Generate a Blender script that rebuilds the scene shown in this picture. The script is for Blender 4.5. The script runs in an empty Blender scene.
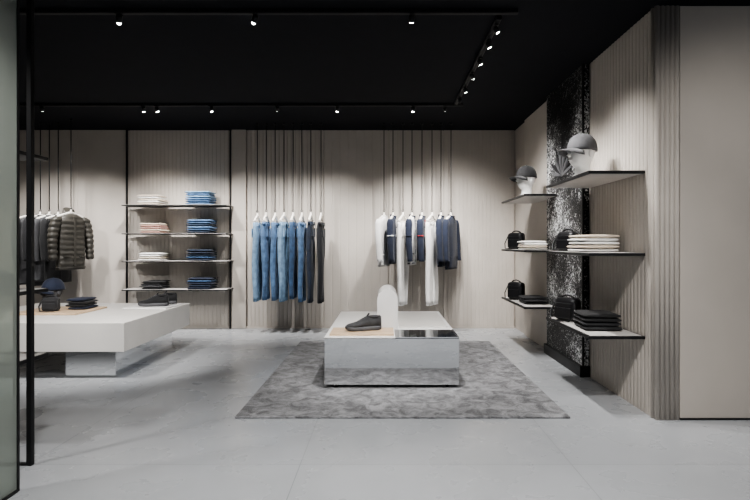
import bpy, bmesh, math, random
from mathutils import Vector, Matrix
random.seed(4)
S = bpy.context.scene
COL = S.collection
try:
    S.view_settings.look = 'AgX - Medium High Contrast'
except Exception: pass

# ------------------------------------------------------------------ materials
def mat(name, col, rough=0.6, metal=0.0, var=0.0, vscale=8.0, bump=0.0, bscale=60.0, stretch=None, spec=0.5, coat=0.0, sheen=0.0, detail=6):
    m = bpy.data.materials.new(name); m.use_nodes = True
    nt = m.node_tree; b = nt.nodes['Principled BSDF']
    b.inputs['Base Color'].default_value = (*col, 1)
    b.inputs['Roughness'].default_value = rough
    b.inputs['Metallic'].default_value = metal
    b.inputs['Specular IOR Level'].default_value = spec
    b.inputs['Coat Weight'].default_value = coat
    b.inputs['Sheen Weight'].default_value = sheen
    tc = nt.nodes.new('ShaderNodeTexCoord'); mp = nt.nodes.new('ShaderNodeMapping')
    nt.links.new(tc.outputs['Object'], mp.inputs['Vector'])
    if stretch: mp.inputs['Scale'].default_value = stretch
    if var > 0:
        n = nt.nodes.new('ShaderNodeTexNoise'); n.inputs['Scale'].default_value = vscale
        n.inputs['Detail'].default_value = detail
        nt.links.new(mp.outputs[0], n.inputs['Vector'])
        r = nt.nodes.new('ShaderNodeValToRGB')
        r.color_ramp.elements[0].position = 0.3; r.color_ramp.elements[1].position = 0.7
        r.color_ramp.elements[0].color = (*[c*(1-var) for c in col], 1)
        r.color_ramp.elements[1].color = (*[min(1, c*(1+var)) for c in col], 1)
        nt.links.new(n.outputs['Fac'], r.inputs['Fac']); nt.links.new(r.outputs['Color'], b.inputs['Base Color'])
    if bump > 0:
        n2 = nt.nodes.new('ShaderNodeTexNoise'); n2.inputs['Scale'].default_value = bscale
        nt.links.new(mp.outputs[0], n2.inputs['Vector'])
        bp = nt.nodes.new('ShaderNodeBump'); bp.inputs['Strength'].default_value = bump; bp.inputs['Distance'].default_value = 0.01
        nt.links.new(n2.outputs['Fac'], bp.inputs['Height']); nt.links.new(bp.outputs['Normal'], b.inputs['Normal'])
    return m

WALL = mat('wall_greige_fabric', (.475,.436,.392), .75, var=.05, vscale=3, bump=.08, bscale=150)
WALLP = mat('wall_greige_panel', (.455,.415,.370), .6, var=.04, vscale=2, bump=.03, bscale=200)
CEIL = mat('ceiling_black', (.006,.007,.010), .85, var=.1, spec=.2)
BLACK = mat('black_metal', (.008,.008,.009), .45, metal=.2, var=.1)
BLKM = mat('black_matte', (.008,.008,.009), .7, var=.2)
WHITE = mat('white_lacquer', (.76,.75,.735), .35, var=.02)
TABLE = mat('table_pale_stone', (.64,.62,.59), .45, var=.03, vscale=5)
MIRROR = mat('polished_steel', (.76,.77,.78), .04, metal=1.0, var=.02, vscale=2)
WOOD = mat('pale_oak', (.55,.41,.28), .5, var=.15, vscale=6, stretch=(1,8,8))
HANGW = mat('bleached_wood', (.88,.84,.78), .45, var=.05)
STEEL = mat('brushed_steel', (.5,.5,.5), .3, metal=1.0, var=.05)
SHELFT = mat('shelf_board', (.50,.48,.46), .5, var=.05)
DKGLS = mat('black_mirror_glass', (.02,.022,.025), .04, var=.05, coat=.6)
RUBBER = mat('sole_rubber', (.07,.07,.074), .7, var=.1)
HEADM = mat('mannequin_white', (.72,.72,.71), .3, var=.03, coat=.3)

def floor_mat():
    m = mat('floor_polished_concrete', (.335,.345,.358), .3, var=.08, vscale=1.3, bump=.012, bscale=90)
    nt = m.node_tree; b = nt.nodes['Principled BSDF']
    tc = nt.nodes.new('ShaderNodeTexCoord')
    br = nt.nodes.new('ShaderNodeTexBrick'); br.offset = 0.0
    br.inputs['Scale'].default_value = 1.0
    br.inputs['Brick Width'].default_value = 1.6; br.inputs['Row Height'].default_value = 1.6
    br.inputs['Mortar Size'].default_value = .0035; br.inputs['Mortar Smooth'].default_value = .3
    br.inputs['Color1'].default_value = (1,1,1,1); br.inputs['Color2'].default_value = (.93,.93,.93,1)
    br.inputs['Mortar'].default_value = (.68,.68,.68,1)
    mpp = nt.nodes.new('ShaderNodeMapping'); mpp.inputs['Location'].default_value = (.5,.25,0)
    nt.links.new(tc.outputs['Object'], mpp.inputs['Vector']); nt.links.new(mpp.outputs[0], br.inputs['Vector'])
    mx = nt.nodes.new('ShaderNodeMix'); mx.data_type = 'RGBA'; mx.blend_type = 'MULTIPLY'; mx.inputs[0].default_value = 1
    src = b.inputs['Base Color'].links[0].from_socket
    nt.links.new(src, mx.inputs[6]); nt.links.new(br.outputs['Color'], mx.inputs[7])
    nt.links.new(mx.outputs[2], b.inputs['Base Color'])
    n = nt.nodes.new('ShaderNodeTexNoise'); n.inputs['Scale'].default_value = 2.5; n.inputs['Detail'].default_value = 8
    nt.links.new(tc.outputs['Object'], n.inputs['Vector'])
    mr = nt.nodes.new('ShaderNodeMapRange'); mr.inputs[3].default_value = .18; mr.inputs[4].default_value = .38
    nt.links.new(n.outputs['Fac'], mr.inputs[0]); nt.links.new(mr.outputs[0], b.inputs['Roughness'])
    return m
FLOOR = floor_mat()

def rug_mat():
    m = mat('rug_viscose_grey', (.30,.30,.31), .85, sheen=.25, bump=.5, bscale=170)
    nt = m.node_tree; b = nt.nodes['Principled BSDF']
    tc = nt.nodes.new('ShaderNodeTexCoord')
    n = nt.nodes.new('ShaderNodeTexNoise'); n.inputs['Scale'].default_value = 8; n.inputs['Detail'].default_value = 10
    n.inputs['Roughness'].default_value = .75; n.inputs['Distortion'].default_value = .8
    nt.links.new(tc.outputs['Object'], n.inputs['Vector'])
    r = nt.nodes.new('ShaderNodeValToRGB')
    r.color_ramp.elements[0].position = .40; r.color_ramp.elements[0].color = (.060,.060,.063,1)
    r.color_ramp.elements[1].position = .60; r.color_ramp.elements[1].color = (.25,.25,.258,1)
    nt.links.new(n.outputs['Fac'], r.inputs['Fac']); nt.links.new(r.outputs['Color'], b.inputs['Base Color'])
    return m
RUG = rug_mat()

def stone_mat():
    m = mat('black_crystal_stone', (.01,.01,.01), .5, spec=.3)
    nt = m.node_tree; b = nt.nodes['Principled BSDF']
    tc = nt.nodes.new('ShaderNodeTexCoord')
    n = nt.nodes.new('ShaderNodeTexNoise'); n.inputs['Scale'].default_value = 20; n.inputs['Detail'].default_value = 10
    n.inputs['Roughness'].default_value = .8; n.inputs['Distortion'].default_value = 2.0
    nt.links.new(tc.outputs['Object'], n.inputs['Vector'])
    n2 = nt.nodes.new('ShaderNodeTexNoise'); n2.inputs['Scale'].default_value = 1.6; n2.inputs['Detail'].default_value = 3
    nt.links.new(tc.outputs['Object'], n2.inputs['Vector'])
    ad = nt.nodes.new('ShaderNodeMath'); ad.operation = 'MULTIPLY_ADD'; ad.inputs[1].default_value = .35
    nt.links.new(n2.outputs['Fac'], ad.inputs[0]); nt.links.new(n.outputs['Fac'], ad.inputs[2])
    r = nt.nodes.new('ShaderNodeValToRGB'); e = r.color_ramp.elements
    e[0].position = .71; e[0].color = (.003,.003,.0035,1)
    e[1].position = .77; e[1].color = (.75,.76,.76,1)
    nt.links.new(ad.outputs[0], r.inputs['Fac']); nt.links.new(r.outputs['Color'], b.inputs['Base Color'])
    bp = nt.nodes.new('ShaderNodeBump'); bp.inputs['Strength'].default_value = .3; bp.inputs['Distance'].default_value = .02
    nt.links.new(n.outputs['Fac'], bp.inputs['Height']); nt.links.new(bp.outputs['Normal'], b.inputs['Normal'])
    return m
STONE = stone_mat()

def glass_mat():
    m = bpy.data.materials.new('green_tinted_glass'); m.use_nodes = True
    nt = m.node_tree; b = nt.nodes['Principled BSDF']; out = nt.nodes['Material Output']
    b.inputs['Base Color'].default_value = (.38,.41,.375,1); b.inputs['Roughness'].default_value = .2
    n = nt.nodes.new('ShaderNodeTexNoise'); n.inputs['Scale'].default_value = 2
    r = nt.nodes.new('ShaderNodeMapRange'); r.inputs[3].default_value = .15; r.inputs[4].default_value = .3
    nt.links.new(n.outputs['Fac'], r.inputs[0]); nt.links.new(r.outputs[0], b.inputs['Roughness'])
    t = nt.nodes.new('ShaderNodeBsdfTransparent'); t.inputs['Color'].default_value = (.76,.81,.76,1)
    mx = nt.nodes.new('ShaderNodeMixShader'); mx.inputs[0].default_value = .5
    nt.links.new(t.outputs[0], mx.inputs[1]); nt.links.new(b.outputs[0], mx.inputs[2]); nt.links.new(mx.outputs[0], out.inputs[0])
    return m
GLASS = glass_mat()
def emis(name, col, st):
    m = bpy.data.materials.new(name); m.use_nodes = True
    b = m.node_tree.nodes['Principled BSDF']
    b.inputs['Base Color'].default_value = (*col,1); b.inputs['Emission Color'].default_value = (*col,1); b.inputs['Emission Strength'].default_value = st
    return m
LENS = emis('lamp_lens', (1,.97,.93), 50)
def cloth(name, col, var=.15): return mat(name, col, .85, var=var, vscale=14, bump=.25, bscale=90, sheen=.1)
DEN_L = cloth('denim_light', (.18,.29,.42), .3); DEN_M = cloth('denim_mid', (.08,.15,.27), .4)
DEN_B = cloth('denim_blue', (.035,.075,.15), .4); DEN_D = cloth('denim_dark', (.010,.018,.036), .35)
DEN_K = cloth('denim_black', (.010,.011,.014), .2)
COTW = cloth('cotton_white', (.80,.79,.77), .05); COTC = cloth('cotton_cream', (.60,.52,.43), .08)
PINK = cloth('cotton_rose', (.42,.25,.21), .15); NAVY = cloth('cotton_navy', (.009,.014,.032), .25)
RED = cloth('cotton_red', (.40,.015,.015), .1); CHAR = cloth('wool_charcoal', (.015,.015,.017), .25)
GREYC = cloth('wool_grey', (.07,.07,.074), .2); OLIVE = mat('puffer_olive_nylon', (.066,.061,.052), .45, var=.2, vscale=12, bump=.3, bscale=25)
KNIT = cloth('shoe_knit_grey', (.04,.04,.042), .35); BLKC = cloth('cotton_black', (.008,.008,.009), .2)
STITCH = cloth('stitch_thread', (.45,.30,.12), .1)
BLKG = mat('bag_leather_black', (.008,.008,.009), .35, var=.2)

# ------------------------------------------------------------------ mesh builder
class MB:
    def __init__(s): s.v=[]; s.f=[]; s.m=[]; s.s=[]; s.mats=[]
    def mi(s, m):
        if m not in s.mats: s.mats.append(m)
        return s.mats.index(m)
    def loft(s, rings, m, smooth=True, cap0=True, cap1=True):
        mi = s.mi(m); b = len(s.v); n = len(rings[0])
        for r in rings: s.v += [tuple(p) for p in r]
        for i in range(len(rings)-1):
            for j in range(n):
                a=b+i*n+j; c=b+i*n+(j+1)%n
                s.f.append((a,c,c+n,a+n)); s.m.append(mi); s.s.append(smooth)
        if cap0: s.f.append(tuple(b+j for j in range(n))[::-1]); s.m.append(mi); s.s.append(False)
        if cap1: s.f.append(tuple(b+(len(rings)-1)*n+j for j in range(n))); s.m.append(mi); s.s.append(False)
    def sweep(s, pts, rad, m, n=10, flat=1.0, ref=None):
        pts=[Vector(p) for p in pts]
        if not isinstance(rad,(list,tuple)): rad=[rad]*len(pts)
        rings=[]; nn=None
        for i,p in enumerate(pts):
            t=(pts[min(i+1,len(pts)-1)]-pts[max(i-1,0)]).normalized()
            if nn is None:
                r0 = Vector(ref) if ref else (Vector((0,0,1)) if abs(t.z)<.9 else Vector((0,1,0)))
                nn=(r0-t*r0.dot(t)).normalized()
            else: nn=(nn-t*nn.dot(t)).normalized()
            bb=t.cross(nn)
            rings.append([p+nn*(math.cos(a)*rad[i])+bb*(math.sin(a)*rad[i]*flat) for a in [2*math.pi*k/n for k in range(n)]])
        s.loft(rings,m)
    def box(s, x0,x1,y0,y1,z0,z1, m, bev=0.0, seg=2, rotz=0.0):
        bm=bmesh.new(); bmesh.ops.create_cube(bm,size=1)
        for v in bm.verts: v.co=Vector((v.co.x*(x1-x0),v.co.y*(y1-y0),v.co.z*(z1-z0)))
        if bev>0: bmesh.ops.bevel(bm,geom=bm.edges[:],offset=bev,segments=seg,affect='EDGES',profile=.5)
        c=Vector(((x0+x1)/2,(y0+y1)/2,(z0+z1)/2)); R=Matrix.Rotation(rotz,3,'Z')
        b=len(s.v); mi=s.mi(m); bm.verts.index_update()
        s.v+=[tuple(R@v.co+c) for v in bm.verts]
        for f in bm.faces: s.f.append(tuple(b+v.index for v in f.verts)); s.m.append(mi); s.s.append(False)
        bm.free()
    def torus(s, c, R, r, m, axis='Z', sx=1, sy=1, n=28, k=8, a0=0, a1=2*math.pi):
        rings=[]
        full = abs(a1-a0-2*math.pi)<1e-4
        for i in range(n+1):
            a=a0+(a1-a0)*i/n; ring=[]
            for j in range(k):
                b=2*math.pi*j/k; rr=R+r*math.cos(b); x=rr*math.cos(a)*sx; y=rr*math.sin(a)*sy; z=r*math.sin(b)
                p={'Z':(x,y,z),'Y':(x,z,y),'X':(z,x,y)}[axis]
                ring.append(Vector(c)+Vector(p))
            rings.append(ring)
        s.loft(rings,m,cap0=not full,cap1=not full)
    def ell(s, c, rx, ry, rz, m, n=20, k=12):
        rings=[]
        for i in range(k+1):
            t=math.pi*(0.02+0.96*i/k)
            rings.append([(c[0]+rx*math.sin(t)*math.cos(2*math.pi*j/n),c[1]+ry*math.sin(t)*math.sin(2*math.pi*j/n),c[2]-rz*math.cos(t)) for j in range(n)])
        s.loft(rings,m)
    def obj(s, name, parent=None, loc=(0,0,0), rot=(0,0,0), sc=1.0):
        me=bpy.data.meshes.new(name); me.from_pydata(s.v,[],s.f)
        for mm in s.mats: me.materials.append(mm)
        me.polygons.foreach_set('material_index',s.m); me.polygons.foreach_set('use_smooth',s.s)
        me.update()
        bm=bmesh.new(); bm.from_mesh(me); bmesh.ops.recalc_face_normals(bm,faces=bm.faces[:]); bm.to_mesh(me); bm.free()
        o=bpy.data.objects.new(name,me); COL.objects.link(o)
        o.location=loc; o.rotation_euler=rot; o.scale=(sc,)*3
        if parent: o.parent=parent
        return o
def empty(name, loc=(0,0,0), rot=(0,0,0)):
    e=bpy.data.objects.new(name,None); COL.objects.link(e); e.location=loc; e.rotation_euler=rot; e.empty_display_size=.1
    return e

# ------------------------------------------------------------------ room shell
H=3.06; BY=7.74
b=MB(); b.box(-6.4,5.0,-3.0,8.1,-.12,0,FLOOR); b.obj('floor')
b=MB(); b.box(-6.4,5.0,-3.0,8.1,H,H+.12,CEIL); b.obj('ceiling')

def pleats_x(mb,x0,x1,y,z0,z1,pitch,amp,m):
    n=max(1,round((x1-x0)/pitch)); p=(x1-x0)/n
    for i in range(n):
        a=x0+i*p
        prof=[(a,y),(a+p*.12,y-amp),(a+p*.88,y-amp*.75),(a+p,y)]
        mb.loft([[(q[0],q[1],z0) for q in prof]+[(a+p,y+.02,z0),(a,y+.02,z0)],[(q[0],q[1],z1) for q in prof]+[(a+p,y+.02,z1),(a,y+.02,z1)]],m,smooth=False)
b=MB()
b.box(-6.3,2.3,BY+.02,BY+.2,0,H,WALL)
b.box(-6.3,-3.99,BY-.02,BY+.03,0,H,WALL)
for xs in (-5.5,-4.75):
    b.box(xs-.003,xs+.003,BY-.022,BY,0,H,WALLP)
pleats_x(b,-3.96,-2.42,BY+.01,.0,H,.062,.008,WALL)
b.box(-2.36,-2.14,BY-.05,BY+.03,0,H,WALLP,bev=.004)
pleats_x(b,-2.13,-.95,BY,.0,H,.062,.009,WALL)
pleats_x(b,-.94,.05,BY,.0,H,.124,.004,WALL)
pleats_x(b,.06,.9,BY,.0,H,.124,.004,WALL)
pleats_x(b,.91,2.0,BY,.0,H,.062,.006,WALL)
b.obj('wall_back')
b=MB()
b.box(-6.3,2.0,BY-.035,BY-.02,0,.03,WALLP)
b.obj('baseboard_back')
b=MB(); b.box(-6.4,-6.25,-3,8.0,0,H,WALL); b.obj('wall_left')
b=MB()
b.box(2.02,4.9,3.72,8.0,0,H,WALLP)
b.box(2.005,2.03,4.86,7.12,0,H,WALLP)
b.box(1.985,2.03,5.98,7.12,0,H,WALL,bev=.004)
def pleats_y(mb,y0,y1,x,z0,z1,pitch,amp,m):
    n=round((y1-y0)/pitch); p=(y1-y0)/n
    for i in range(n):
        a=y0+i*p
        prof=[(x,a),(x-amp*.8,a+p*.15),(x-amp,a+p*.5),(x-amp*.8,a+p*.85),(x,a+p)]
        mb.loft([[(q[0],q[1],zz) for q in prof]+[(x+.03,a+p,zz),(x+.03,a,zz)] for zz in (z0,z1)],m,smooth=False)
pleats_y(b,3.76,4.88,2.010,0,H,.056,.011,WALL)
pleats_y(b,7.14,7.72,2.03,0,H,.07,.015,WALL)
def reed(mb,cx,cy,r,m):
    mb.loft([[(cx+r*math.cos(a),cy+r*math.sin(a),zz) for a in [2*math.pi*k/20 for k in range(20)]] for zz in (0,H)],m)
for i in range(5): reed(b,2.015+i*.036,3.705,.0185,WALL)
reed(b,2.008,3.74,.0185,WALL)
b.box(2.18,4.9,3.695,3.75,0.012,H,WALLP,bev=.003)
b.obj('wall_right')
b=MB(); b.box(2.18,4.9,3.688,3.70,0,.015,BLKM); b.obj('baseboard_right')

b=MB(); b.box(1.93,2.0,4.89,5.97,.10,H-.001,STONE,bev=.004); b.box(1.90,2.0,4.87,5.99,0,.11,BLACK,bev=.004)
b.box(1.925,1.945,4.878,4.892,.1,H-.001,BLACK)
for k in range(11):
    a=math.radians(-80+k*16); L=.34+.10*(k%2)
    c=Vector((1.927,5.45,2.05)); d=Vector((0,math.sin(a),math.cos(a)))
    b.sweep([c+d*L*t for t in (0,.25,.5,.75,1)],[.008,.024,.030,.018,.002],(GREYC,BLKM)[k%2],n=6,flat=.3,ref=(0,math.cos(a),-math.sin(a)))
b.obj('stone_column')

# ------------------------------------------------------------------ glass partition left
g=empty('glass_partition')
b=MB(); b.box(-1.945,-1.93,-.6,2.62,.012,H-.01,GLASS); b.obj('glass_pane',g)
b=MB(); b.box(-1.95,-1.925,2.62,2.635,0,H,BLACK); b.box(-1.952,-1.922,-.6,2.62,0,.014,BLACK); b.obj('pane_edge_profile',g)
b=MB(); b.box(-2.10,-2.07,2.925,2.955,0,H,BLACK,bev=.003); b.box(-2.9,-2.10,2.928,2.952,0,.012,BLACK)
b.obj('door_post',g)
g=empty('display_shelf_rack')
b=MB()
for z in (1.865,1.01,.59):
    b.box(-2.95,-2.2,3.0,3.27,z-.022,z,BLACK,bev=.002); b.box(-2.94,-2.21,3.01,3.26,z,z+.003,SHELFT)
for (x,y) in ((-2.93,3.02),(-2.93,3.25),(-2.6,3.25),):
    b.box(x-.01,x+.01,y-.01,y+.01,0,2.2,BLACK)
b.obj('rack_frame',g)

# ------------------------------------------------------------------ ceiling tracks & spots
def track(name,x0,x1,y0,y1):
    b=MB(); b.box(x0,x1,y0,y1,H-.03,H,BLACK,bev=.003)
    b.box(x0+.008 if x1-x0<.1 else x0,x1-.008 if x1-x0<.1 else x1,y0+.008 if y1-y0<.1 else y0,y1-.008 if y1-y0<.1 else y1,H-.032,H-.029,BLKM)
    b.obj(name)
track('light_track',-6.2,.98,6.25,6.29); track('light_track',-6.2,1.0,3.74,3.78)
track('light_track',.86,.90,3.85,6.2); track('light_track',-6.2,1.9,1.9,1.94)  # last track is unseen, added above the frame to carry the front floor spots
def spot(x,y,tgt,P,ang=50,blend=.7,col=(1,.98,.96),size=.05,dome=False):
    e=empty('track_spotlight',(x,y,H-.0325))
    head=Vector((0,0,-.036)); d=(Vector(tgt)-Vector((x,y,H-.07))).normalized()
    b=MB(); b.box(-.015,.015,-.03,.03,-.008,0,BLACK)
    b.sweep([(0,0,0),(0,0,-.03)],.008,BLACK,n=8)
    b.sweep([head-d*.026,head-d*.023,head+d*.024],[.016,.021,.021],BLACK,n=18)
    b.obj('housing',e)
    b=MB()
    if dome:
        q=head+d*.026; b.ell(q,.015,.015,.015,LENS,14,8)
    else: b.sweep([head+d*.0245,head+d*.027],.015,LENS,n=18)
    b.obj('lens',e)
    L=bpy.data.lights.new('spot','SPOT'); L.energy=P; L.spot_size=math.radians(ang); L.spot_blend=blend; L.color=col; L.shadow_soft_size=size
    o=bpy.data.objects.new('spot_lamp',L); COL.objects.link(o); o.parent=e
    o.location=head+d*.053; o.rotation_euler=d.to_track_quat('-Z','Y').to_euler()
W=270
for x,tx,dm,k in ((-5.0,-5.0,0,.7),(-4.3,-4.4,0,.55),(-3.03,-3.5,1,1),(-2.86,-2.8,1,.95),(-2.18,-2.0,1,.9),(-1.35,-1.35,0,.75),(-.60,-.8,1,.8),(.35,.3,1,1),(.75,1.0,0,.85)):
    spot(x,6.27,(tx,7.55,1.10),W*k,74,1,dome=bool(dm))
spot(-2.0,3.76,(-2.9,5.4,.5),330,50,dome=True,size=.04); spot(-.98,3.76,(-2.6,5.9,.4),160,46,dome=True)
spot(-3.4,3.76,(-3.3,5.3,.5),270,60,size=.04)
spot(.2,3.76,(.05,5.1,.3),340,56); spot(-4.2,3.76,(-4.8,6.8,1.2),220,50)
for y,t in ((3.95,(1.9,4.2,1.4)),(4.25,(1.9,4.6,.8)),(4.65,(1.9,5.2,1.3)),(5.05,(1.9,6.2,1.4)),(5.5,(1.9,6.6,.8)),(5.9,(1.0,7.5,1.3))):
    spot(.88,y,t,145,78,1)
for x,t,P in ((-3.2,(-2.8,3.0,0),150),(-1.4,(-1.0,2.7,0),240),(0,(0,2.7,0),260),(1.2,(1.2,2.8,0),230),(1.8,(3.0,3.5,.8),105)):  # added spots on the unseen track, brightening the front floor and right front wall
    spot(x,1.92,t,P,105,1,size=.10)

# ------------------------------------------------------------------ rug
b=MB(); b.box(-1.12,1.38,3.72,6.62,0,.016,RUG,bev=.005); b.obj('rug')

# ------------------------------------------------------------------ centre plinth
g=empty('mirrored_display_bench')
Zt=.472; R=.016
b=MB(); b.box(-.54,.66,4.45,6.15,R+.03,Zt-.012,MIRROR,bev=.003); b.obj('body',g)
b=MB(); b.box(-.54,.09,4.45,6.15,Zt-.012,Zt,WHITE,bev=.002); b.box(.09,.66,4.86,6.15,Zt-.012,Zt,WHITE,bev=.002)
b.box(.09,.66,4.45,4.86,Zt-.012,Zt-.003,DKGLS,bev=.001); b.box(.09,.66,4.45,4.462,Zt-.01,Zt,MIRROR); b.box(.648,.66,4.45,4.86,Zt-.01,Zt,MIRROR)
b.box(.14,.62,4.95,6.0,Zt,Zt+.012,TABLE,bev=.002)
b.obj('top',g)
b=MB(); w=.20; h=.385; r=.10
prof=[(-w/2,0)]+[(-r*math.cos(a),h-r+r*math.sin(a)) for a in [math.pi*k/16 for k in range(17)]]+[(w/2,0)]
prof=[(p[0]+.024,p[1]+Zt) for p in prof]
b.loft([[(p[0],yy,p[1]) for p in prof] for yy in (4.86,5.45)],WHITE,smooth=False); b.obj('arched_divider',g)
b=MB(); b.box(-.50,.08,4.50,4.84,Zt,Zt+.02,WOOD,bev=.002); b.obj('oak_tray',g)
b=MB()
for x in (-.44,.56):
    for y in (4.50,6.04):
        b.sweep([(x-.012,y,R+.0185),(x+.012,y,R+.0185)],.018,BLACK,n=16); b.box(x-.018,x+.018,y-.02,y+.02,R+.026,R+.032,STEEL)
b.obj('casters',g)

# ------------------------------------------------------------------ left table
g=empty('display_table')
b=MB(); b.box(-4.4,-2.48,4.75,6.35,.274,.55,TABLE,bev=.004); b.obj('slab_top',g)
b=MB(); b.box(-3.13,-2.64,4.9,6.2,0,.274,MIRROR,bev=.003); b.box(-4.3,-3.85,4.9,6.2,0,.274,MIRROR,bev=.003); b.obj('mirror_pedestals',g)

# ------------------------------------------------------------------ back shelf unit
g=empty('wall_shelving_unit')
b=MB()
for x in (-3.965,-2.375):
    b.box(x-.008,x+.008,7.66,7.70,0,H,BLACK,bev=.002)
SZ=(1.88,1.46,1.05,.63)
for z in SZ:
    b.box(-3.87,-2.33,7.34,7.70,z-.018,z-.004,BLACK,bev=.002); b.box(-3.86,-2.34,7.35,7.70,z-.004,z,SHELFT)
    b.box(-3.97,-3.86,7.66,7.69,z-.018,z-.006,BLACK)
b.obj('shelves_and_posts',g)

RZ=(1.865,1.23,.59)
for (y0,y1) in ((3.84,4.86),(5.62,6.72)):
    for z in RZ:
        b=MB(); b.box(1.565,2.0 if y0<5 else 1.985,y0,y1,z-.022,z,BLACK,bev=.002)
        b.box(1.59,1.985,y0+.025,y1-.025,z-.0245,z-.0215,SHELFT); b.box(1.585,1.98,y0+.02,y1-.02,z-.001,z+.003,SHELFT)
        b.obj('wall_shelf')

# ------------------------------------------------------------------ folded stacks
def stack(name,x,y,z,w,d,cols,lh=.028,rot=0):
    b=MB()
    for i,c in enumerate(cols):
        dx=random.uniform(-.012,.012); dy=random.uniform(-.010,.010); ww=w/2+random.uniform(-.014,.006)
        rings=[]
        n=14
        for k in range(n+1):
            u=-ww+2*ww*k/n
            e=min(1,(1-abs(u)/ww)*6)**.5 if abs(u)<ww else 0
            hh=lh*.49*(.35+.65*e)*(1+.08*math.sin(k*1.7+i)); zc=lh*.5
            ring=[]
            for a in range(14):
                t=2*math.pi*a/14; cx=math.copysign(abs(math.cos(t))**.45,math.cos(t)); sx=math.copysign(abs(math.sin(t))**.8,math.sin(t))
                ring.append((u+dx,cx*d/2*(.93+.07*e)+dy,zc+sx*hh+i*lh))
            rings.append(ring)
        b.loft(rings,c)
    return b.obj(name,loc=(x,y,z+.001),rot=(0,0,rot))
sx=lambda px:(px-385)/500*7.45
for r,(z,ca,cb,nx) in enumerate(((SZ[0],[COTC,COTW,COTC,COTW,COTC],[DEN_M,DEN_B,DEN_M,DEN_L,DEN_M,DEN_L],0),
        (SZ[1],[PINK,COTC,PINK,PINK,COTC],[DEN_D,DEN_B,DEN_M,DEN_D,DEN_B,DEN_M],1),
        (SZ[2],[COTW,COTC,COTW,COTW],[NAVY,DEN_B,DEN_D,NAVY,DEN_D],1),
        (SZ[3],[CHAR,GREYC,CHAR,BLKC],[NAVY,DEN_D,NAVY,DEN_B,NAVY],2))):
    stack('folded_sweater_stack',sx(151+nx*1.2),7.52,z,.33,.32,ca,.03)
    stack('folded_jeans_stack',sx(199+nx*1.2),7.52,z,.37,.32,cb,.034)
stack('folded_shirt_stack',1.78,4.28,RZ[1]+.003,.34,.32,[COTW,COTC,COTW,COTW,COTC],.029,rot=-math.pi/2+.08)
stack('folded_shirt_stack',1.76,5.98,RZ[1]+.003,.32,.28,[COTW,COTC,COTW,COTW],.026,rot=-math.pi/2)
stack('folded_trousers_stack',1.78,4.22,RZ[2]+.003,.34,.30,[BLKC,CHAR,BLKC,BLKC],.034,rot=-math.pi/2-.08)
stack('folded_trousers_stack',1.76,5.98,RZ[2]+.003,.32,.28,[BLKC,CHAR,BLKC],.028,rot=-math.pi/2)

# ------------------------------------------------------------------ heads and caps
def head_cap(x,y,z,rot,capm,brimm,hm=HEADM,s=1.0):
    e=empty('mannequin_head_with_cap',(x,y,z),(0,0,rot)); e.scale=(s,s,s)
    b=MB(); prof=[(0,.062,.066,0),(.012,.06,.064,0),(.03,.046,.05,.006),(.07,.045,.05,.006),(.085,.05,.062,-.006),(.105,.056,.076,-.012),(.14,.066,.088,-.008),(.18,.074,.096,0),(.21,.073,.094,0),(.24,.06,.08,0),(.262,.036,.05,0),(.27,.01,.012,0)]
    b.loft([[(p[1]*math.cos(t),p[2]*math.sin(t)+p[3],p[0]) for t in [2*math.pi*k/28 for k in range(28)]] for p in prof],hm)
    b.sweep([(0,-.086,.185),(0,-.098,.165),(0,-.112,.145),(0,-.098,.138)],[.006,.009,.013,.007],hm,n=8)
    b.ell((0,-.094,.118),.022,.008,.006,hm,12,6)
    for sgn in (-1,1): b.ell((sgn*.073,.006,.16),.008,.018,.03,hm,10,8); b.ell((sgn*.028,-.086,.175),.014,.008,.008,hm,10,6)
    b.obj('head',e)
    b=MB(); rings=[]
    for i in range(11):
        t=i/10*math.pi/2*.985; rr=math.cos(t)**.75
        rings.append([((.086*rr)*(1-.018*abs(math.cos(3*a))**24)*math.cos(a),(.108*rr)*(1-.018*abs(math.cos(3*a))**24)*math.sin(a)+.004,.180+.118*math.sin(t)) for a in [2*math.pi*k/48 for k in range(48)]])
    b.loft(rings,capm); b.ell((0,.004,.299),.009,.009,.006,capm,10,6)
    rings=[]
    for i in range(21):
        a=math.radians(-90-62+124*i/20); q=(i-10)/10
        ext=.085*max(0,1-q*q)**.6
        xi,yi=.086*math.cos(a),.108*math.sin(a)+.004
        xo=xi*(1+.02); yo=yi-ext
        dz=-.022*q*q
        rings.append([(xi*.96,yi*.96,.195+dz),(xo,yo,.178+dz*1.4),(xo,yo,.173+dz*1.4),(xi*.96,yi*.96,.189+dz)])
    b.loft(rings,brimm)
    b.torus((0,.106,.20),.022,.003,brimm,axis='Y',n=14,k=6,a0=math.pi,a1=2*math.pi)
    b.obj('cap',e); return e
head_cap(1.70,4.32,RZ[0]+.004,math.radians(-68),GREYC,GREYC,s=1.28)
head_cap(1.70,6.02,RZ[0]+.004,math.radians(-66),BLKC,BLKC,s=1.25)
head_cap(-3.76,5.66,.572,math.radians(-20),NAVY,NAVY,GREYC,s=1.15)

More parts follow.
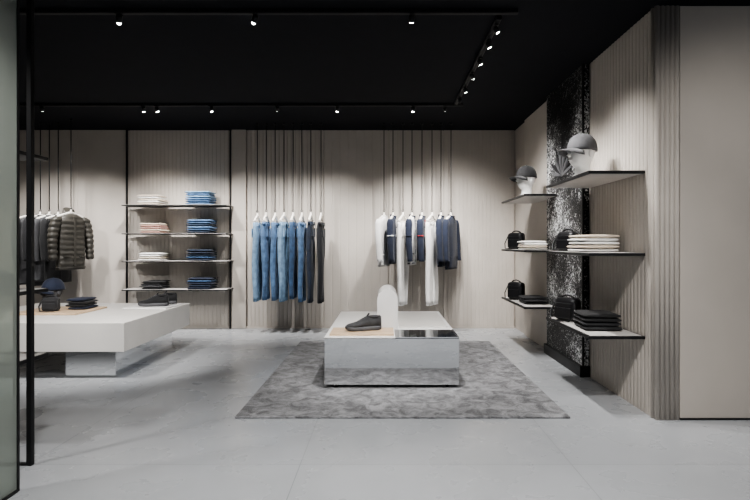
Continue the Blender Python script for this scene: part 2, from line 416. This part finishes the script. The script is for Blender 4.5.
# ------------------------------------------------------------------ bags
def bag(x,y,z,rot,w=.2,h=.17,d=.09,m=BLKG,name='crossbody_bag'):
    b=MB(); b.box(-w/2,w/2,-d/2,d/2,0,h,m,bev=min(d*.35,.045),seg=4)
    b.box(-w*.38,w*.38,-d/2-.014,-d/2+.01,h*.12,h*.58,m,bev=.008,seg=3)
    b.sweep([(-w*.40,-d/2-.001,h*.78),(w*.40,-d/2-.001,h*.78)],.0015,GREYC,n=6)
    pts=[(-w*.30,0,h*.93),(-w*.26,0,h*1.03),(-w*.14,.0,h*1.09),(0,.0,h*1.11),(w*.14,0,h*1.09),(w*.26,0,h*1.03),(w*.30,0,h*.93)]
    b.sweep(pts,.014,m,n=8,flat=.6)
    b.sweep([(-w*.45,-d*.3,h*.8),(-w*.56,-d*.6,h*.35),(-w*.45,-d*.8,.008),(0,-d*.95,.007),(w*.4,-d*.8,.008),(w*.56,-d*.55,h*.35),(w*.45,-d*.3,h*.8)],.010,m,n=8,flat=.5)
    for sg in (-1,1): b.torus((sg*w*.46,0,h*.85),.010,.003,BLACK,axis='Y',n=12,k=6)
    b.obj(name,loc=(x,y,z+.001),rot=(0,0,rot))
bag(1.69,4.62,RZ[1]+.003,math.radians(-60),.20,.18,.12)
bag(1.69,4.62,RZ[2]+.003,math.radians(-60),.24,.21,.13)
bag(1.68,6.4,RZ[1]+.003,math.radians(-50),.22,.21,.12)
bag(1.68,6.4,RZ[2]+.003,math.radians(-50),.22,.22,.12)
bag(-2.42,3.13,1.014,0,.22,.10,.12,NAVY)

# ------------------------------------------------------------------ sneakers
def sneaker(x,y,z,rot,m,solem,s=1.0,name='sneaker'):
    st=[(0,.010,.040),(.010,.026,.050),(.03,.038,.058),(.06,.046,.064),(.10,.049,.076),(.14,.045,.098),(.175,.040,.118),(.20,.038,.116),(.24,.036,.108),(.27,.035,.116),(.29,.029,.124),(.302,.014,.112)]
    b=MB(); rings=[]
    for (u,w,h) in st:
        ring=[]
        for k in range(20):
            t=2*math.pi*k/20; c=math.copysign(abs(math.cos(t))**.75,math.cos(t)); q=math.sin(t)
            taper=1-.28*max(0,q)*(h/.12)
            ring.append((u,c*w*taper,.022+(h-.022)*(q*.5+.5)))
        rings.append(ring)
    b.loft(rings,m)
    rings=[]
    for zz,k,toe in ((0,.96,.006),(.008,1.06,0),(.024,1.10,-.004),(.030,1.02,0)):
        ring=[(max(u,toe)+(-.003 if u<.01 else 0),w*k,zz+(.012*(1-u/.05) if u<.05 else 0)+(.006 if u>.27 else 0)) for (u,w,h) in st]
        ring+=[(p[0],-p[1],p[2]) for p in ring[::-1]]
        rings.append(ring)
    b.loft(rings,solem)
    b.torus((.238,0,.112),.036,.008,m,sx=1.25,sy=.72,n=24,k=8)
    b.ell((.238,0,.112),.040,.022,.004,BLKC,16,6)
    for i in range(6):
        u=.105+i*.017; hz=.078+i*.0085
        b.sweep([(u,-.026,hz-.006),(u,0,hz+.005),(u+.004,.026,hz-.006)],.0035,solem,n=6)
    b.sweep([(.18,0,.116),(.195,0,.135),(.2,0,.142)],[.016,.018,.012],m,n=8,flat=.35,ref=(0,1,0))
    b.obj(name,loc=(x,y,z),rot=(0,0,rot),sc=s)
sneaker(-.365,4.64,Zt+.0215,math.radians(14),KNIT,RUBBER,1.12)
b=MB(); b.box(-3.02,-2.52,5.75,6.2,.551,.566,WHITE,bev=.003); b.obj('display_riser')
sneaker(-2.90,5.88,.567,math.radians(8),BLKC,RUBBER,1.12); sneaker(-2.88,6.05,.567,math.radians(14),BLKC,RUBBER,1.12)
b=MB(); b.box(-3.95,-3.25,5.25,5.85,.551,.571,WOOD,bev=.003); b.obj('oak_display_tray')
stack('folded_trousers_stack',-3.42,5.65,.572,.22,.28,[NAVY,BLKC,CHAR,NAVY],.03)
bag(-3.62,5.42,.572,.1,.17,.15,.09,CHAR)

# ------------------------------------------------------------------ garments
def hanger(e,L=.40,drop=.07,bar=False):
    b=MB()
    pts=[(-L/2,0,-drop),(-L/2+.03,0,-drop+.012),(-L/4,0,-drop*.45),(-.03,0,-.006),(0,0,0),(.03,0,-.006),(L/4,0,-drop*.45),(L/2-.03,0,-drop+.012),(L/2,0,-drop)]
    b.sweep(pts,[.016,.020,.018,.018,.022,.018,.018,.020,.016],HANGW,n=10,flat=.9,ref=(0,0,1))
    if bar: b.sweep([(-L/2+.02,0,-drop),(L/2-.02,0,-drop)],.008,HANGW,n=8)
    b.sweep([(0,0,0),(0,0,.045)],[.018,.009],HANGW,n=8)
    hk=[(0,0,0.03),(0,0,.035)]+[(.022*math.sin(a)*1.0,0,.058-.022*math.cos(a)) for a in [math.radians(q) for q in range(20,230,25)]]
    b.sweep(hk,.003,STEEL,n=6)
    b.obj('hanger',e)
def rod(e,top):
    b=MB(); b.sweep([(0,0,.082),(0,0,top)],.0065,BLACK,n=8); b.torus((0,0,.07),.014,.004,BLACK,axis='X',n=14,k=6)
    b.sweep([(0,0,top-.02),(0,0,top)],.02,BLACK,n=12); b.obj('ceiling_rod',e)
def tube(b,zs,fn,m,n=36,ph=0.0,fold=.12,k=5,cap=True):
    rings=[]
    for i,z in enumerate(zs):
        t=i/(len(zs)-1); cx,cy,hw,hd=fn(t)
        ring=[]
        for j in range(n):
            a=2*math.pi*j/n
            w=1+fold*t*math.sin(k*a+ph+1.5*t)+.04*math.sin(2*a+ph*3+9*t)
            c=math.copysign(abs(math.cos(a))**.7,math.cos(a)); s_=math.copysign(abs(math.sin(a))**.85,math.sin(a))
            ring.append((cx+c*hw*(1+(w-1)*.3),cy+s_*hd*w,z))
        rings.append(ring)
    b.loft(rings,m,cap0=cap,cap1=cap)
def lin(a,b_,t): return a+(b_-a)*t
def pants(name,x,y,ztop,rot,m,length=1.1,wid=.18,stitch=True):
    e=empty(name,(x,y,ztop),(0,0,rot)); hanger(e,.36,.085,True); rod(e,H-ztop)
    b=MB(); z0=-.105; n=16; ph=random.uniform(0,6)
    for sg in (-1,1):
        zs=[z0-length*i/n for i in range(n+1)]
        def fn(t,sg=sg):
            hw=lin(wid*.53,wid*.58,min(1,t/.22)) if t<.22 else lin(wid*.58,wid*.42,min(1,(t-.22)/.6))
            cx=sg*lin(wid*.48,wid*.48,t); hd=lin(.030,.044,min(1,t*5)) if t<.25 else lin(.044,.031,(t-.25)/.75)
            return cx+.006*math.sin(t*6+ph),.008*math.sin(t*7+sg+ph),hw,hd
        tube(b,zs,fn,m,30,ph+sg,.18,4)
        hz=z0-length; cx=sg*wid*.48+.006*math.sin(6+ph)
        b.torus((cx,.008*math.sin(7+sg+ph),hz+.012),wid*.42,.004,m,sx=1,sy=.42,n=24,k=6)
    tube(b,[z0+.004,z0-.02,z0-.042],lambda t:(0,0,wid*1.03,.035),m,36,ph,.02,4)
    for sg in (-1,1):
        b.box(sg*wid*.5-.055,sg*wid*.5+.055,-.049,-.037,z0-.21,z0-.08,m,bev=.004)
        b.box(sg*wid*.5-.055,sg*wid*.5+.055,.037,.049,z0-.21,z0-.08,m,bev=.004)
        for u in (.25,.85): b.box(sg*wid*u-.006,sg*wid*u+.006,-.042,-.032,z0-.048,z0+.006,m)
        if stitch: b.sweep([(sg*wid*.5-.05,-.0498,z0-.09),(sg*wid*.5+.05,-.0498,z0-.09)],.0015,STITCH,n=5)
    b.sweep([(0,-.038,z0-.01),(0,-.042,z0-.02)],.008,STEEL,n=8)
    b.obj('trousers',e)
def jacket(name,x,y,ztop,rot,m,length=.72,wid=.23,m2=None,puff=False,sleeve=None,collar='stand',panel=None):
    m2=m2 or m; e=empty(name,(x,y,ztop),(0,0,rot)); hanger(e,.40,.07); rod(e,H-ztop)
    b=MB(); ph=random.uniform(0,6); n=44 if puff else 20; hdm=.085 if puff else .045
    def P(t,L): return (.75+.25*abs(math.sin(math.pi*t*L/.075))**.6) if puff else 1
    def fn(t):
        if t<.11:
            q=t/.11; hw=lin(.075,wid*.92,q**.8); hd=lin(.04,hdm,q)
        else:
            q=(t-.11)/.89; hw=lin(wid*.92,wid*(.96),q)-.02*math.sin(math.pi*q); hd=lin(hdm,hdm*.95,q)+.01*math.sin(math.pi*q)
        if t>.94 : hw*=.97; hd*=.92
        return 0,0,hw,hd*P(t,length)
    tube(b,[-.02-(length-.02)*i/n for i in range(n+1)],fn,m,40,ph,.04 if puff else .17,5)
    sl=sleeve or .60
    for sg in (-1,1):
        def fs(t,sg=sg):
            cx=sg*(wid*.86+ (.075 if puff else .04)*math.sin(min(1,t*1.6)*math.pi/2)); hw=lin(.075 if puff else .055,.050 if puff else .040,t)
            if t<.08: hw*=.6+5*t
            return cx,-.03*t*t,hw*P(t,sl),(hw*.95)*P(t,sl)
        tube(b,[-.06-sl*i/n for i in range(n+1)],fs,m2,22,ph+sg,.08,3)
        b.torus((sg*(wid*.86+(.075 if puff else .04)),-.03,-.06-sl+.005),.034,.009,m2,n=18,k=6)
    if collar=='stand':
        hd=.042
        b.loft([[((.062+.006*q)*math.cos(a),(hd+.008*q)*math.sin(a)-.004,-.03+.035*q+.014*math.sin(a)) for a in [2*math.pi*k/24 for k in range(24)]] for q in (-.4,0,.5,1)],m2,cap0=False,cap1=False)
        b.loft([[((.056)*math.cos(a),(hd-.006)*math.sin(a)-.004,-.03+.035*q+.014*math.sin(a)) for a in [2*math.pi*k/24 for k in range(24)]] for q in (-.4,0,.5,1)],BLKC,cap0=False,cap1=False)
    if collar=='hood':
        b.loft([[((.09-.02*abs(q-.4))*math.cos(a),.055+.045*math.sin(a)-.01*q,-.02+.1*q*(.6+.4*math.sin(a))-.05*(1-q)) for a in [2*math.pi*k/24 for k in range(24)]] for q in (0,.3,.6,.85,1)],m)
    f=hdm*1.06
    b.box(-.016,.016,-f-.004,-f+.02,-length+.05,-.06,panel or m,bev=.003)
    for i in range(6): b.sweep([(0,-f-.004,-.10-i*(length-.2)/5.5),(0,-f-.008,-.10-i*(length-.2)/5.5)],.006,m,n=8)
    for sg in (-1,1): b.box(sg*.11-.045,sg*.11+.045,-f-.002,-f+.02,-length*.78,-length*.76,m2,bev=.003)
    if panel:
        for sg in(-1,1): b.torus((sg*(wid*.86+.04),-.008,-.3),.047,.007,panel,n=18,k=6)
    b.torus((0,0,-length+.03),wid*.93,.010,m2,sx=1,sy=hdm/wid*1.0,n=36,k=8)
    b.obj('garment',e)

gy=7.3; gx=lambda px,y=7.3:(px-385)/500*y
A=math.radians
GZ=1.715
for i,(px,m,L) in enumerate(((257,DEN_L,1.13),(266,DEN_M,1.12),(275,DEN_M,1.12),(284,DEN_L,1.14),(293,DEN_B,1.10),(302,DEN_M,1.14),(311,DEN_D,1.16),(321,DEN_K,1.16))):
    pants('hanging_jeans',gx(px),gy+random.uniform(-.02,.02),GZ+random.uniform(-.01,.01),A(87+random.uniform(-5,5)),m,L)
jacket('hanging_overshirt',gx(384),gy,GZ,A(70),COTW,.74)
jacket('hanging_jacket',gx(393),gy,GZ,A(78),NAVY,.70,panel=COTW)
pants('hanging_trousers',gx(403),gy,GZ,A(66),COTW,1.20,stitch=False)
jacket('hanging_varsity_jacket',gx(412),gy,GZ,A(74),COTW,.72,m2=NAVY,panel=NAVY)
jacket('hanging_jacket',gx(422),gy,GZ,A(78),NAVY,.60,m2=NAVY,panel=RED)
pants('hanging_trousers',gx(432),gy,GZ,A(60),COTW,1.20,stitch=False)
jacket('hanging_jacket',gx(441),gy,GZ,A(76),NAVY,.74)
jacket('hanging_jacket',gx(451),gy,GZ,A(62),NAVY,.78)
jacket('hanging_coat',gx(28,7.2),7.25,1.72,A(74),GREYC,1.0)
jacket('hanging_coat',gx(38,7.2),7.25,1.72,A(78),CHAR,1.02)
jacket('hanging_coat',gx(47,7.2),7.25,1.72,A(74),GREYC,.95)
jacket('hanging_coat',gx(56,7.2),7.25,1.72,A(76),BLKC,.98)
jacket('hanging_puffer_jacket',gx(71,7.05),7.05,1.74,A(66),OLIVE,.80,.22,puff=True,collar='hood')

# ------------------------------------------------------------------ world, camera
w=bpy.data.worlds.new('world'); S.world=w; w.use_nodes=True
bg=w.node_tree.nodes['Background']; bg.inputs[0].default_value=(.88,.92,1.0,1); bg.inputs[1].default_value=.32
cam=bpy.data.cameras.new('camera'); cam.lens=24; cam.sensor_width=36; cam.shift_x=-10/750; cam.shift_y=-6/750; cam.clip_start=.05
co=bpy.data.objects.new('camera',cam); COL.objects.link(co); co.location=(0,0,1.3); co.rotation_euler=(math.pi/2,0,0)
S.camera=co
